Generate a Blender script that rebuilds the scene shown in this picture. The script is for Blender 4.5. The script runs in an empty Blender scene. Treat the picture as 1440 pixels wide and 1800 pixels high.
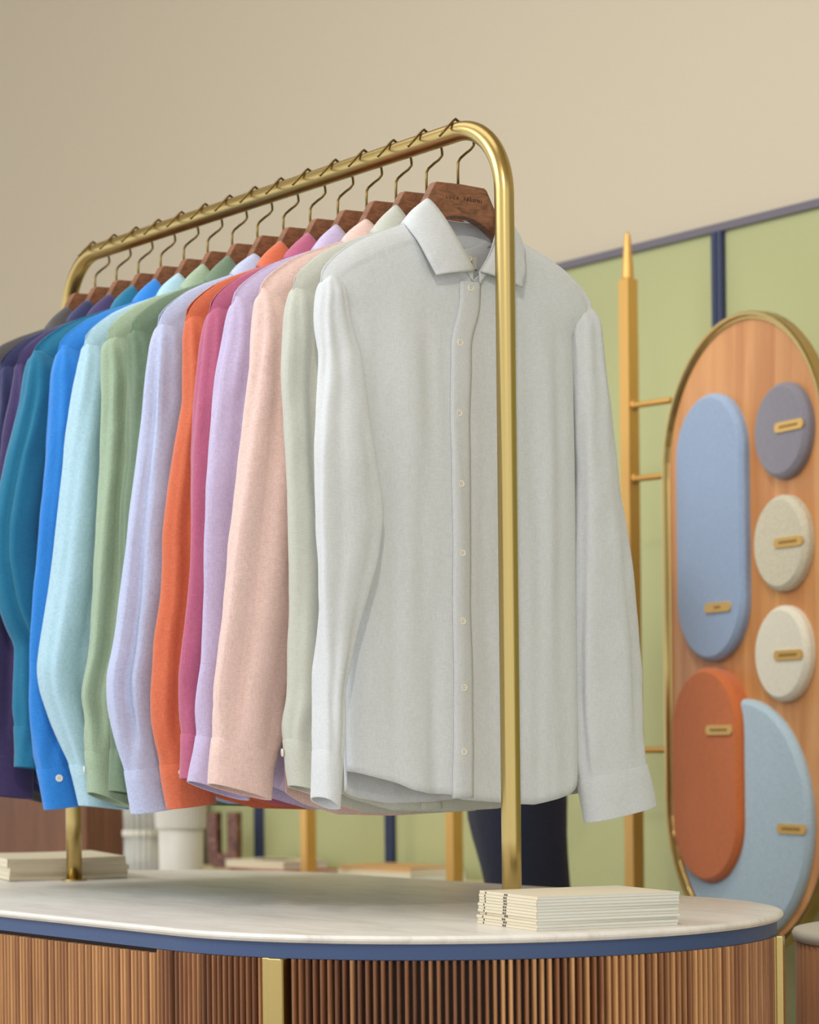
import bpy, bmesh, math, random
from mathutils import Vector, noise

# ------------------------------------------------------------------ camera, world, lights
scn = bpy.context.scene
COL = scn.collection
T = 0.78                                   # counter top height
ANG = math.radians(35.8)
cam_d = bpy.data.cameras.new('camera'); cam = bpy.data.objects.new('camera', cam_d); COL.objects.link(cam)
scn.camera = cam
cam.location = (2.640, -2.0665, T + 0.232)
fw = Vector((-math.cos(ANG), math.sin(ANG), 0)); rt = Vector((math.sin(ANG), math.cos(ANG), 0)); upv = Vector((0, 0, 1))
roll = 0.011
rt2 = rt * math.cos(roll) + upv * math.sin(roll) * -1
rt2 = (rt - upv * roll).normalized(); up2 = (upv + rt * roll).normalized()
from mathutils import Matrix
m = Matrix((rt2, up2, -fw)).transposed()
cam.rotation_euler = m.to_euler()
cam_d.sensor_fit = 'HORIZONTAL'; cam_d.sensor_width = 36; cam_d.lens = 36 * 4500 / 1440
cam_d.shift_x = 0; cam_d.shift_y = (1300 - 900) / 1440
cam_d.clip_start = 0.05; cam_d.clip_end = 60
cam_d.dof.use_dof = True; cam_d.dof.focus_distance = 3.32; cam_d.dof.aperture_fstop = 8.0

w = bpy.data.worlds.new('shop_ambient'); scn.world = w; w.use_nodes = True
nt = w.node_tree; bg = nt.nodes['Background']
bg.inputs[0].default_value = (0.92, 0.965, 1.0, 1); bg.inputs[1].default_value = 1.25

def lamp_area(name, loc, target, sx, sy, power, color):
    l = bpy.data.lights.new(name, 'AREA'); l.shape = 'RECTANGLE'; l.size = sx; l.size_y = sy; l.energy = power; l.color = color
    o = bpy.data.objects.new(name, l); COL.objects.link(o); o.location = loc
    d = Vector(target) - Vector(loc); o.rotation_euler = d.to_track_quat('-Z', 'Y').to_euler(); return o
def lamp_spot(name, loc, target, power, angle, blend, size, color):
    l = bpy.data.lights.new(name, 'SPOT'); l.energy = power; l.spot_size = math.radians(angle); l.spot_blend = blend
    l.shadow_soft_size = size; l.color = color
    o = bpy.data.objects.new(name, l); COL.objects.link(o); o.location = loc
    d = Vector(target) - Vector(loc); o.rotation_euler = d.to_track_quat('-Z', 'Y').to_euler(); return o
lamp_area('added_area_light', (1.6, -2.2, 3.3), (-0.6, 0, 1.2), 2.0, 1.2, 6, (0.97, 0.985, 1.0))  # added soft key from the camera side, not a known ceiling fitting
lamp_area('added_area_light', (-1.6, -2.8, 3.2), (-0.8, 0, 1.2), 2.6, 1.2, 70, (0.84, 0.93, 1.0))  # added cool area light, stands in for window daylight on the near sleeves
lamp_area('added_area_light', (-0.9, -0.5, 3.5), (-0.9, -0.3, 0.8), 3.0, 1.0, 16, (0.98, 0.985, 1.0))  # added top-down fill over the rack, no real panel there
lamp_spot('track_or_added_spot', (2.7, -2.2, 3.3), (-1.6, 1.6, 0.8), 130, 48, 0.9, 0.035, (1.0, 0.92, 0.78))
lamp_spot('track_or_added_spot', (0.2, -0.6, 3.4), (-1.6, 1.68, 0.9), 16, 60, 0.9, 0.05, (1.0, 0.93, 0.80))
lamp_spot('track_or_added_spot', (-1.1, 0.35, 3.4), (-1.6, 1.6, 0.75), 60, 40, 0.8, 0.05, (1.0, 0.94, 0.82))  # added wash to brighten the lower green wall, no known fitting
lamp_spot('track_or_added_spot', (-3.1, 0.35, 3.4), (-3.1, 1.6, 0.75), 60, 40, 0.8, 0.05, (1.0, 0.94, 0.82))  # same added wall wash, further left
scn.view_settings.view_transform = 'Standard'; scn.view_settings.look = 'None'
scn.view_settings.gamma = 1; scn.view_settings.exposure = 0.12; scn.view_settings.use_curve_mapping = False

# ------------------------------------------------------------------ helpers
def s2l(c):
    return tuple((x / 12.92 if x <= 0.04045 else ((x + 0.055) / 1.055) ** 2.4) for x in (v / 255 for v in c))

def mat(name, rgb, rough=0.6, metal=0.0, spec=0.5):
    m = bpy.data.materials.new(name); m.use_nodes = True
    b = m.node_tree.nodes['Principled BSDF']
    b.inputs['Base Color'].default_value = (*s2l(rgb), 1); b.inputs['Roughness'].default_value = rough
    b.inputs['Metallic'].default_value = metal; b.inputs['Specular IOR Level'].default_value = spec
    return m
def N(m, t, **kw):
    n = m.node_tree.nodes.new(t)
    for k, v in kw.items(): setattr(n, k, v)
    return n
def L(m, a, b): m.node_tree.links.new(a, b)
def coords(m, scale, kind='Object'):
    tc = N(m, 'ShaderNodeTexCoord'); mp = N(m, 'ShaderNodeMapping'); mp.inputs['Scale'].default_value = scale
    L(m, tc.outputs[kind], mp.inputs['Vector']); return mp.outputs['Vector']
def noise_n(m, vec, scale, detail=3, rough=0.5, dist=0):
    n = N(m, 'ShaderNodeTexNoise'); n.inputs['Scale'].default_value = scale; n.inputs['Detail'].default_value = detail
    n.inputs['Roughness'].default_value = rough; n.inputs['Distortion'].default_value = dist
    L(m, vec, n.inputs['Vector']); return n.outputs['Fac']
def ramp(m, fac, stops):
    r = N(m, 'ShaderNodeValToRGB'); e = r.color_ramp.elements
    while len(e) < len(stops): e.new(0.5)
    for i, (p, c) in enumerate(stops): e[i].position = p; e[i].color = (*s2l(c), 1)
    L(m, fac, r.inputs['Fac']); return r.outputs['Color']
def bump(m, fac, strength, dist, prev=None):
    b = N(m, 'ShaderNodeBump'); b.inputs['Strength'].default_value = strength; b.inputs['Distance'].default_value = dist
    L(m, fac, b.inputs['Height'])
    if prev is not None: L(m, prev, b.inputs['Normal'])
    return b.outputs['Normal']
def B(m): return m.node_tree.nodes['Principled BSDF']

def fabric(name, rgb, var=0.07, sheen=0.25):
    m = mat(name, rgb, 0.92, 0, 0.15); var = var * 0.95
    b = B(m); b.inputs['Sheen Weight'].default_value = sheen; b.inputs['Sheen Roughness'].default_value = 0.5
    lo = tuple(c * (1 - var) for c in rgb); hi = tuple(min(255, c * (1 + var * 0.6)) for c in rgb)
    f1 = noise_n(m, coords(m, (140, 140, 1400)), 1.0, 2); f2 = noise_n(m, coords(m, (1400, 1400, 110)), 1.0, 2)
    ad = N(m, 'ShaderNodeMath', operation='ADD'); L(m, f1, ad.inputs[0]); L(m, f2, ad.inputs[1])
    hf = N(m, 'ShaderNodeMath', operation='MULTIPLY'); L(m, ad.outputs[0], hf.inputs[0]); hf.inputs[1].default_value = 0.5
    c = ramp(m, hf.outputs[0], [(0.35, lo), (0.65, hi)]); L(m, c, b.inputs['Base Color'])
    n1 = bump(m, hf.outputs[0], 0.35, 0.0010)
    w2 = noise_n(m, coords(m, (1, 1, 0.45)), 14, 3, 0.6, 0.8)
    w3 = noise_n(m, coords(m, (1, 1, 1.6)), 42, 3, 0.6, 1.2)
    n2 = bump(m, w3, 0.14, 0.003, bump(m, w2, 0.20, 0.012, n1))
    L(m, n2, b.inputs['Normal']); return m

def wood(name, lo, hi, sc=(30, 30, 2.0), rough=0.45):
    m = mat(name, lo, rough)
    f = noise_n(m, coords(m, sc), 1.5, 6, 0.6, 1.2)
    c = ramp(m, f, [(0.3, lo), (0.7, hi)]); L(m, c, B(m).inputs['Base Color'])
    L(m, bump(m, f, 0.12, 0.002), B(m).inputs['Normal']); return m

MAT = {}
MAT['brass'] = mat('satin_brass', (190, 165, 106), 0.28, 1.0)
f = noise_n(MAT['brass'], coords(MAT['brass'], (400, 400, 12)), 1, 2); L(MAT['brass'], bump(MAT['brass'], f, 0.04, 0.0005), B(MAT['brass']).inputs['Normal'])
MAT['pole'] = mat('painted_gold', (222, 174, 98), 0.42, 0.6)
MAT['hook'] = mat('antique_brass_wire', (120, 98, 55), 0.3, 1.0)
MAT['walnut'] = wood('walnut_hanger', (104, 66, 46), (160, 108, 76), (6, 30, 90), 0.42)
MAT['slat'] = mat('walnut_slats', (120, 75, 45), 0.45)
MAT['dark'] = mat('dark_backing', (38, 20, 12), 0.7)
MAT['navy'] = mat('navy_lacquer', (62, 82, 124), 0.5)
MAT['navytrim'] = mat('navy_wall_trim', (44, 54, 88), 0.5)
MAT['railtrim'] = mat('slate_rail', (112, 106, 116), 0.5)
MAT['green'] = mat('sage_wall_panel', (182, 184, 134), 0.75)
f = noise_n(MAT['green'], coords(MAT['green'], (1, 1, 1)), 220, 2); L(MAT['green'], bump(MAT['green'], f, 0.1, 0.001), B(MAT['green']).inputs['Normal'])
MAT['beige'] = mat('beige_plaster', (209, 195, 171), 0.9)
f = noise_n(MAT['beige'], coords(MAT['beige'], (1, 1, 1)), 90, 3); L(MAT['beige'], bump(MAT['beige'], f, 0.08, 0.002), B(MAT['beige']).inputs['Normal'])
MAT['floor'] = mat('terrazzo_floor', (190, 178, 160), 0.35)
f = noise_n(MAT['floor'], coords(MAT['floor'], (1, 1, 1)), 60, 4); L(MAT['floor'], ramp(MAT['floor'], f, [(0.4, (176, 164, 146)), (0.6, (204, 193, 176))]), B(MAT['floor']).inputs['Base Color'])
mm = MAT['marble'] = mat('pale_veined_marble', (226, 216, 204), 0.36, 0, 0.38)
v1 = noise_n(mm, coords(mm, (2.2, 9, 4)), 2.0, 7, 0.62, 1.6)
v2 = noise_n(mm, coords(mm, (1.2, 14, 4)), 5.0, 6, 0.6, 0.6)
c1 = ramp(mm, v1, [(0.25, (214, 207, 200)), (0.42, (234, 228, 221)), (0.6, (243, 238, 231))])
c2 = ramp(mm, v2, [(0.33, (222, 214, 204)), (0.46, (255, 255, 255))])
mx = N(mm, 'ShaderNodeMixRGB'); mx.blend_type = 'MULTIPLY'; mx.inputs[0].default_value = 0.4
L(mm, c1, mx.inputs[1]); L(mm, c2, mx.inputs[2]); L(mm, mx.outputs[0], B(mm).inputs['Base Color'])
# slat wood: tone per slat from a per-slat attribute
ms = MAT['slat']; at = N(ms, 'ShaderNodeAttribute'); at.attribute_name = 'tone'
g = noise_n(ms, coords(ms, (60, 60, 3)), 2, 5, 0.6, 0.6)
ad = N(ms, 'ShaderNodeMath', operation='MULTIPLY_ADD'); L(ms, g, ad.inputs[0]); ad.inputs[1].default_value = 0.5; L(ms, at.outputs['Fac'], ad.inputs[2])
L(ms, ramp(ms, ad.outputs[0], [(0.1, (88, 52, 34)), (0.5, (146, 96, 62)), (0.95, (222, 168, 112))]), B(ms).inputs['Base Color'])

def obj(name, verts, faces, material, parent=None, smooth=True, loc=None):
    me = bpy.data.meshes.new(name); me.from_pydata([tuple(v) for v in verts], [], faces); me.update()
    bm = bmesh.new(); bm.from_mesh(me); bmesh.ops.recalc_face_normals(bm, faces=bm.faces); bm.to_mesh(me); bm.free()
    if smooth:
        me.polygons.foreach_set('use_smooth', [True] * len(me.polygons))
    me.materials.append(material)
    o = bpy.data.objects.new(name, me); COL.objects.link(o)
    if parent is not None: o.parent = parent
    if loc is not None: o.location = loc
    return o
def tag(o, label=None, cat=None, group=None, kind=None):
    if label: o['label'] = label
    if cat: o['category'] = cat
    if group: o['group'] = group
    if kind: o['kind'] = kind
    return o
def empty(name, loc, rz=0.0, label=None, cat=None, group=None):
    o = bpy.data.objects.new(name, None); COL.objects.link(o); o.location = loc; o.rotation_euler = (0, 0, rz)
    o.empty_display_size = 0.05
    return tag(o, label, cat, group)
def bevel(o, w_, seg=2, ang=30):
    b = o.modifiers.new('bevel', 'BEVEL'); b.width = w_; b.segments = seg; b.limit_method = 'ANGLE'; b.angle_limit = math.radians(ang); return o
def box_geo(x0, x1, y0, y1, z0, z1):
    v = [(x, y, z) for x in (x0, x1) for y in (y0, y1) for z in (z0, z1)]
    f = [(0, 1, 3, 2), (4, 6, 7, 5), (0, 4, 5, 1), (2, 3, 7, 6), (0, 2, 6, 4), (1, 5, 7, 3)]
    return v, f
def box(name, x0, x1, y0, y1, z0, z1, m, parent=None, bev=0.0, kind=None):
    v, f = box_geo(x0, x1, y0, y1, z0, z1)
    o = obj(name, v, f, m, parent, smooth=False)
    if bev: bevel(o, bev)
    if kind: o['kind'] = kind
    return o
def tube(pts, r, seg=12, closed_ends=True, radii=None):
    pts = [Vector(p) for p in pts]; vs = []; fs = []
    n = len(pts); tang = []
    for i in range(n):
        a = pts[max(0, i - 1)]; b = pts[min(n - 1, i + 1)]; tang.append((b - a).normalized())
    ref = Vector((0, 1, 0)) if abs(tang[0].y) < 0.8 else Vector((1, 0, 0))
    nx = (ref - tang[0] * ref.dot(tang[0])).normalized()
    for i in range(n):
        t = tang[i]; nx = (nx - t * nx.dot(t)).normalized(); ny = t.cross(nx)
        rr = radii[i] if radii else r
        for k in range(seg):
            a = 2 * math.pi * k / seg; vs.append(pts[i] + (nx * math.cos(a) + ny * math.sin(a)) * rr)
    for i in range(n - 1):
        for k in range(seg):
            k2 = (k + 1) % seg; fs.append((i * seg + k, i * seg + k2, (i + 1) * seg + k2, (i + 1) * seg + k))
    if closed_ends:
        fs.append(tuple(range(seg))); fs.append(tuple((n - 1) * seg + k for k in range(seg)))
    return vs, fs
def lathe(profile, seg=48):
    vs = []; fs = []
    for (r_, z) in profile:
        for k in range(seg):
            a = 2 * math.pi * k / seg; vs.append((r_ * math.cos(a), r_ * math.sin(a), z))
    for i in range(len(profile) - 1):
        for k in range(seg):
            k2 = (k + 1) % seg; fs.append((i * seg + k, i * seg + k2, (i + 1) * seg + k2, (i + 1) * seg + k))
    fs.append(tuple(range(seg))); fs.append(tuple((len(profile) - 1) * seg + k for k in range(seg)))
    return vs, fs
def loft(rings, cap=True):
    n = len(rings[0]); vs = [p for r_ in rings for p in r_]; fs = []
    for i in range(len(rings) - 1):
        for k in range(n):
            k2 = (k + 1) % n; fs.append((i * n + k, i * n + k2, (i + 1) * n + k2, (i + 1) * n + k))
    if cap:
        fs.append(tuple(range(n))); fs.append(tuple((len(rings) - 1) * n + k for k in range(n)))
    return vs, fs
def lerp_tab(tab, z):
    """tab sorted by falling first value"""
    if z >= tab[0][0]: return tab[0][1]
    if z <= tab[-1][0]: return tab[-1][1]
    for (a, b), (c, d) in zip(tab, tab[1:]):
        if c <= z <= a:
            t = (a - z) / (a - c) if a > c else 0
            return b + (d - b) * t
def smooth_tab(tab, z, h=0.018):
    return sum(lerp_tab(tab, z + k * h) * w_ for k, w_ in ((-2, .1), (-1, .2), (0, .4), (1, .2), (2, .1)))
def sstep(a, b, x):
    t = max(0.0, min(1.0, (x - a) / (b - a))); return t * t * (3 - 2 * t)
def nz(*a): return noise.noise(Vector(a))

# ------------------------------------------------------------------ the room
WY = 1.684
def struct(name, *a, **k):
    o = box(name, *a, **k); o['kind'] = 'structure'; return o
struct('floor', -9, 5, -6, WY + 0.2, -0.1, 0, MAT['floor'])
struct('ceiling', -9, 5, -6, WY + 0.2, 3.62, 3.72, MAT['beige'])
struct('wall_back', -9, 5, WY + 0.004, WY + 0.2, 0, 3.62, MAT['beige'])
struct('wall_back_panelling', -9, 5, WY - 0.012, WY + 0.004, 0.0, 2.086, MAT['green'])
struct('trim_1', -9, 5, WY - 0.024, WY + 0.004, 2.086, 2.103, MAT['railtrim'])
tn = 2
for k in range(-5, 6):
    x = -2.007 + 0.6155 * k
    o = struct('trim_%d' % tn, x - 0.0165, x + 0.0165, WY - 0.022, WY - 0.012, 0.0, 2.086, MAT['navytrim']); tn += 1
    # two rounded ribs with a groove between them
    v, f_ = [], []
    for c in (-0.0085, 0.0085):
        rr = [(x + c + 0.0075 * math.cos(a), WY - 0.022 - 0.006 * math.sin(a)) for a in [math.pi * i / 8 for i in range(9)]]
        base = len(v)
        for z in (0.0, 2.086): v += [(p[0], p[1], z) for p in rr]
        for i in range(8): f_.append((base + i, base + i + 1, base + 10 + i, base + 9 + i))
    rib = obj('ribs', v, f_, MAT['navytrim'], o)

# ------------------------------------------------------------------ display counter
CX0, CX1 = -1.067, -0.130
def stadium(R, n=96, cx0=CX0, cx1=CX1):
    """points round the oval outline, counter clockwise"""
    p = []
    for i in range(n + 1):
        a = -math.pi / 2 + math.pi * i / n; p.append((cx1 + R * math.cos(a), R * math.sin(a)))
    for i in range(n + 1):
        a = math.pi / 2 + math.pi * i / n; p.append((cx0 + R * math.cos(a), R * math.sin(a)))
    return p
CC = Vector((-0.6, 0, 0))
counter = empty('display_counter', (-0.6, 0, 0), 0, 'oval counter with pale marble top, navy edge band and walnut slats, under the shirt rack', 'counter')
def stad_solid(name, prof, m, parent, n=96):
    rings = [[(x + 0.6, y, z) for x, y in stadium(R, n)] for R, z in prof]
    v, f_ = loft(rings); return obj(name, v, f_, m, parent, smooth=False)
top = stad_solid('countertop', [(0.432, T - 0.0105), (0.4385, T - 0.0095), (0.4415, T - 0.006), (0.442, T - 0.0035), (0.4405, T - 0.0012), (0.438, T)], MAT['marble'], counter)
top['label'] = 'pale marble top'
band = stad_solid('edge_band', [(0.4335, T - 0.029), (0.4335, T - 0.0105)], MAT['navy'], counter)
band['label'] = 'navy blue edge band'
stad_solid('carcass', [(0.426, 0.06), (0.426, T - 0.029)], MAT['dark'], counter)
stad_solid('plinth', [(0.40, 0.0), (0.40, 0.06)], MAT['navy'], counter)
# slats
def slat_run(name, pts_n, z0, ztop, width, depth, parent, seed, bias):
    rnd = random.Random(seed); v = []; f_ = []; tones = []
    for (px, py, nx, ny) in pts_n:
        tx, ty = -ny, nx; base = len(v); prof = []
        for a in range(7):
            t = a / 6; ww = (t - 0.5) * width
            dd = depth * (0.55 + 0.45 * math.sqrt(max(0, 1 - (2 * t - 1) ** 2)))
            prof.append((px + tx * ww + nx * dd, py + ty * ww + ny * dd))
        prof = [(px - tx * width / 2 - nx * 0.002, py - ty * width / 2 - ny * 0.002)] + prof + [(px + tx * width / 2 - nx * 0.002, py + ty * width / 2 - ny * 0.002)]
        zt = ztop(px, py)
        for z in (z0, zt): v += [(x + 0.6, y, z) for x, y in prof]
        n = len(prof); k0 = len(f_)
        for i in range(n):
            j = (i + 1) % n; f_.append((base + i, base + j, base + n + j, base + n + i))
        f_.append(tuple(base + n + i for i in range(n)))
        tone = min(0.75, max(0, bias(px, py) + rnd.uniform(-0.2, 0.22)))
        tones += [tone] * (len(f_) - k0)
    o = obj(name, v, f_, MAT['slat'], parent, smooth=False)
    at_ = o.data.attributes.new('tone', 'FLOAT', 'FACE'); at_.data.foreach_set('value', tones)
    return o
R0 = 0.4285; pitch = 0.0094
FINS = [math.radians(-66.3), math.radians(38)]
pts_n = []
nstr = int((CX1 - CX0) / pitch); narc = int(math.pi * R0 / pitch)
for i in range(nstr):
    x = CX0 + (i + 0.5) * pitch; pts_n += [(x, -R0, 0, -1), (x, R0, 0, 1)]
for i in range(narc):
    a = -math.pi / 2 + math.pi * (i + 0.5) / narc
    if min(abs(a - q) for q in FINS) < 0.043: continue
    pts_n.append((CX1 + R0 * math.cos(a), R0 * math.sin(a), math.cos(a), math.sin(a)))
    a2 = a + math.pi; pts_n.append((CX0 + R0 * math.cos(a2), R0 * math.sin(a2), math.cos(a2), math.sin(a2)))
sl = slat_run('slatted_cladding', pts_n, 0.055, lambda x, y: (T - 0.0345 if (y < 0 and x < -0.17) else T - 0.0295), 0.0051, 0.0085, counter, 3,
              lambda x, y: 0.40 if x < -0.17 else (0.14 if x < 0.235 else 0.40))
sl['label'] = 'vertical walnut slats'
for q in FINS:
    cx, cy = CX1 + 0.6 + R0 * math.cos(q), R0 * math.sin(q); nx, ny = math.cos(q), math.sin(q); tx, ty = -ny, nx
    prof = [(-0.017, -0.003), (-0.017, 0.009), (-0.0055, 0.009), (-0.004, 0.017), (0.0155, 0.017), (0.017, 0.014), (0.017, -0.003)]
    rings = [[(cx + tx * a + nx * b, cy + ty * a + ny * b, z) for a, b in prof] for z in (0.05, T - 0.029)]
    v, f_ = loft(rings); o = obj('brass_strip', v, f_, MAT['brass'], counter, smooth=False); bevel(o, 0.001)
    o['label'] = 'vertical brass joint strip'

# ------------------------------------------------------------------ garment rack
RX = -1.197; RR = 0.013; RZ = 1.8255
rack = empty('garment_rack', (RX / 2, 0, T), 0, 'brass tubular garment rack with rounded corners standing on the marble counter', 'clothes rack')
path = []
def arc(cx, cz, r_, a0, a1, n):
    return [(cx + r_ * math.cos(a0 + (a1 - a0) * i / n), 0, cz + r_ * math.sin(a0 + (a1 - a0) * i / n)) for i in range(n + 1)]
BR = 0.1
path = [(0, 0, T + 0.0)] + [(0, 0, T + 0.1 * i) for i in range(1, 9)] + arc(-BR, RZ - BR, BR, 0, math.pi / 2, 16)
path += [(-BR - (abs(RX) - 2 * BR) * i / 10, 0, RZ) for i in range(1, 10)]
path += arc(RX + BR, RZ - BR, BR, math.pi / 2, math.pi, 16) + [(RX, 0, T + 0.8 - 0.1 * i) for i in range(0, 9)]
path = [(x - RX / 2, y, z - T) for x, y, z in path]
v, f_ = tube(path, RR, 28); obj('frame_tube', v, f_, MAT['brass'], rack)
for x in (0, RX):
    v, f_ = lathe([(0.0215, 0.0), (0.0215, 0.002), (0.020, 0.003), (0.0132, 0.0032)], 40)
    v = [(a + x - RX / 2, b, c) for a, b, c in v]; obj('base_flange', v, f_, MAT['brass'], rack)

# ------------------------------------------------------------------ hangers
SP = 0.0716
SX = [-0.100 - SP * i for i in range(15)]
def stamp_mesh():
    c = bpy.data.curves.new('stamp', 'FONT'); c.body = 'LUCA  FALONI'; c.size = 0.0062; c.space_character = 1.55
    c.align_x = 'CENTER'; c.align_y = 'CENTER'; c.extrude = 0.00015; c.resolution_u = 2
    o = bpy.data.objects.new('stamp', c); COL.objects.link(o)
    me = bpy.data.meshes.new_from_object(o.evaluated_get(bpy.context.evaluated_depsgraph_get()))
    bpy.data.objects.remove(o); bpy.data.curves.remove(c); return me
MAT['stamp'] = mat('burnt_lettering', (48, 28, 20), 0.7)
stamp = stamp_mesh(); stamp.materials.clear(); stamp.materials.append(MAT['stamp'])
HZ = 1.60
def make_hanger():
    root = empty('wooden_hanger', (SX[0], 0, HZ), 0)
    half_top = [(0, 1.7545), (0.040, 1.7535), (0.0435, 1.751), (0.060, 1.722), (0.077, 1.698), (0.095, 1.6795), (0.125, 1.662), (0.16, 1.643), (0.186, 1.625), (0.192, 1.615)]
    half_bot = [(0.188, 1.606), (0.16, 1.616), (0.125, 1.636), (0.095, 1.655), (0.075, 1.672), (0.058, 1.689), (0.038, 1.702), (0.018, 1.7095), (0, 1.7115)]
    pr = half_top + half_bot
    prof = pr[:-1] + [(-y, z) for y, z in pr[::-1]][0:-1]
    seen = []; out = []
    for y, z in prof:
        out.append((y, z))
    def xo(y): return -0.012 * (abs(y) / 0.19) ** 2
    def th(y): return 0.0075 + 0.006 * sstep(0.07, 0.19, abs(y))
    cz = 1.70
    ring_f = [(xo(y) + th(y), y, z - HZ) for y, z in out]; ring_b = [(xo(y) - th(y), y, z - HZ) for y, z in out]
    v, f_ = loft([ring_b, ring_f])
    o = obj('yoke', v, f_, MAT['walnut'], root, smooth=False)
    bm = bmesh.new(); bm.from_mesh(o.data); bmesh.ops.triangulate(bm, faces=[q for q in bm.faces if len(q.verts) > 4]); bm.to_mesh(o.data); bm.free()
    bevel(o, 0.0016, 2, 40)
    cy, cz, r_ = 0.0012, 1.8135, 0.0262
    pts = [(0, 0, 1.745), (0, 0, 1.775), (0, 0.0006, 1.785), (0, 0.004, 1.7905), (0, 0.0135, 1.7985), (0, 0.0215, 1.8045), (0, 0.0258, 1.8095)]
    for i in range(11):
        a = math.radians(-4 + 92 * i / 10); pts.append((0, cy + r_ * math.cos(a), cz + r_ * math.sin(a)))
    pts += [(0, -0.003, 1.8425), (0, -0.0065, 1.8400), (0, -0.018, 1.8285), (0, -0.0300, 1.8165)]
    pts = [(x, y, z - HZ) for x, y, z in pts]
    v, f_ = tube(pts, 0.0018, 10); h = obj('hook', v, f_, MAT['hook'], root); h['label'] = 'dark brass wire hook'
    s = bpy.data.objects.new('lettering', stamp); COL.objects.link(s); s.parent = root
    s.location = (0.0078, 0.004, 1.7345 - HZ); s.rotation_euler = (math.pi / 2, 0, math.pi / 2)
    s['label'] = 'small dark stamped lettering'
    return root
def copy_tree(o, parent=None):
    c = o.copy(); COL.objects.link(c); c.parent = parent
    for ch in list(o.children): copy_tree(ch, c)
    return c

COLORS = [('white', (212, 215, 218)), ('pale grey', (198, 199, 188)), ('light pink', (232, 200, 192)), ('lilac', (198, 184, 218)),
          ('raspberry pink', (186, 100, 130)), ('burnt orange', (212, 112, 80)), ('pale periwinkle blue', (188, 196, 228)),
          ('dark olive green', (112, 132, 108)), ('sage green', (160, 180, 154)), ('light aqua', (174, 208, 224)),
          ('bright blue', (52, 132, 216)), ('teal', (40, 116, 150)), ('deep purple', (72, 60, 102)), ('navy', (54, 56, 94)), ('charcoal', (84, 80, 80))]
h0 = make_hanger()
for i in range(15):
    h = h0 if i == 0 else copy_tree(h0)
    h.location.x = SX[i]
    h['label'] = 'walnut hanger with brass hook inside the %s shirt' % COLORS[i][0]
    h['category'] = 'hanger'; h['group'] = 'walnut hangers along the brass rod'

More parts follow.
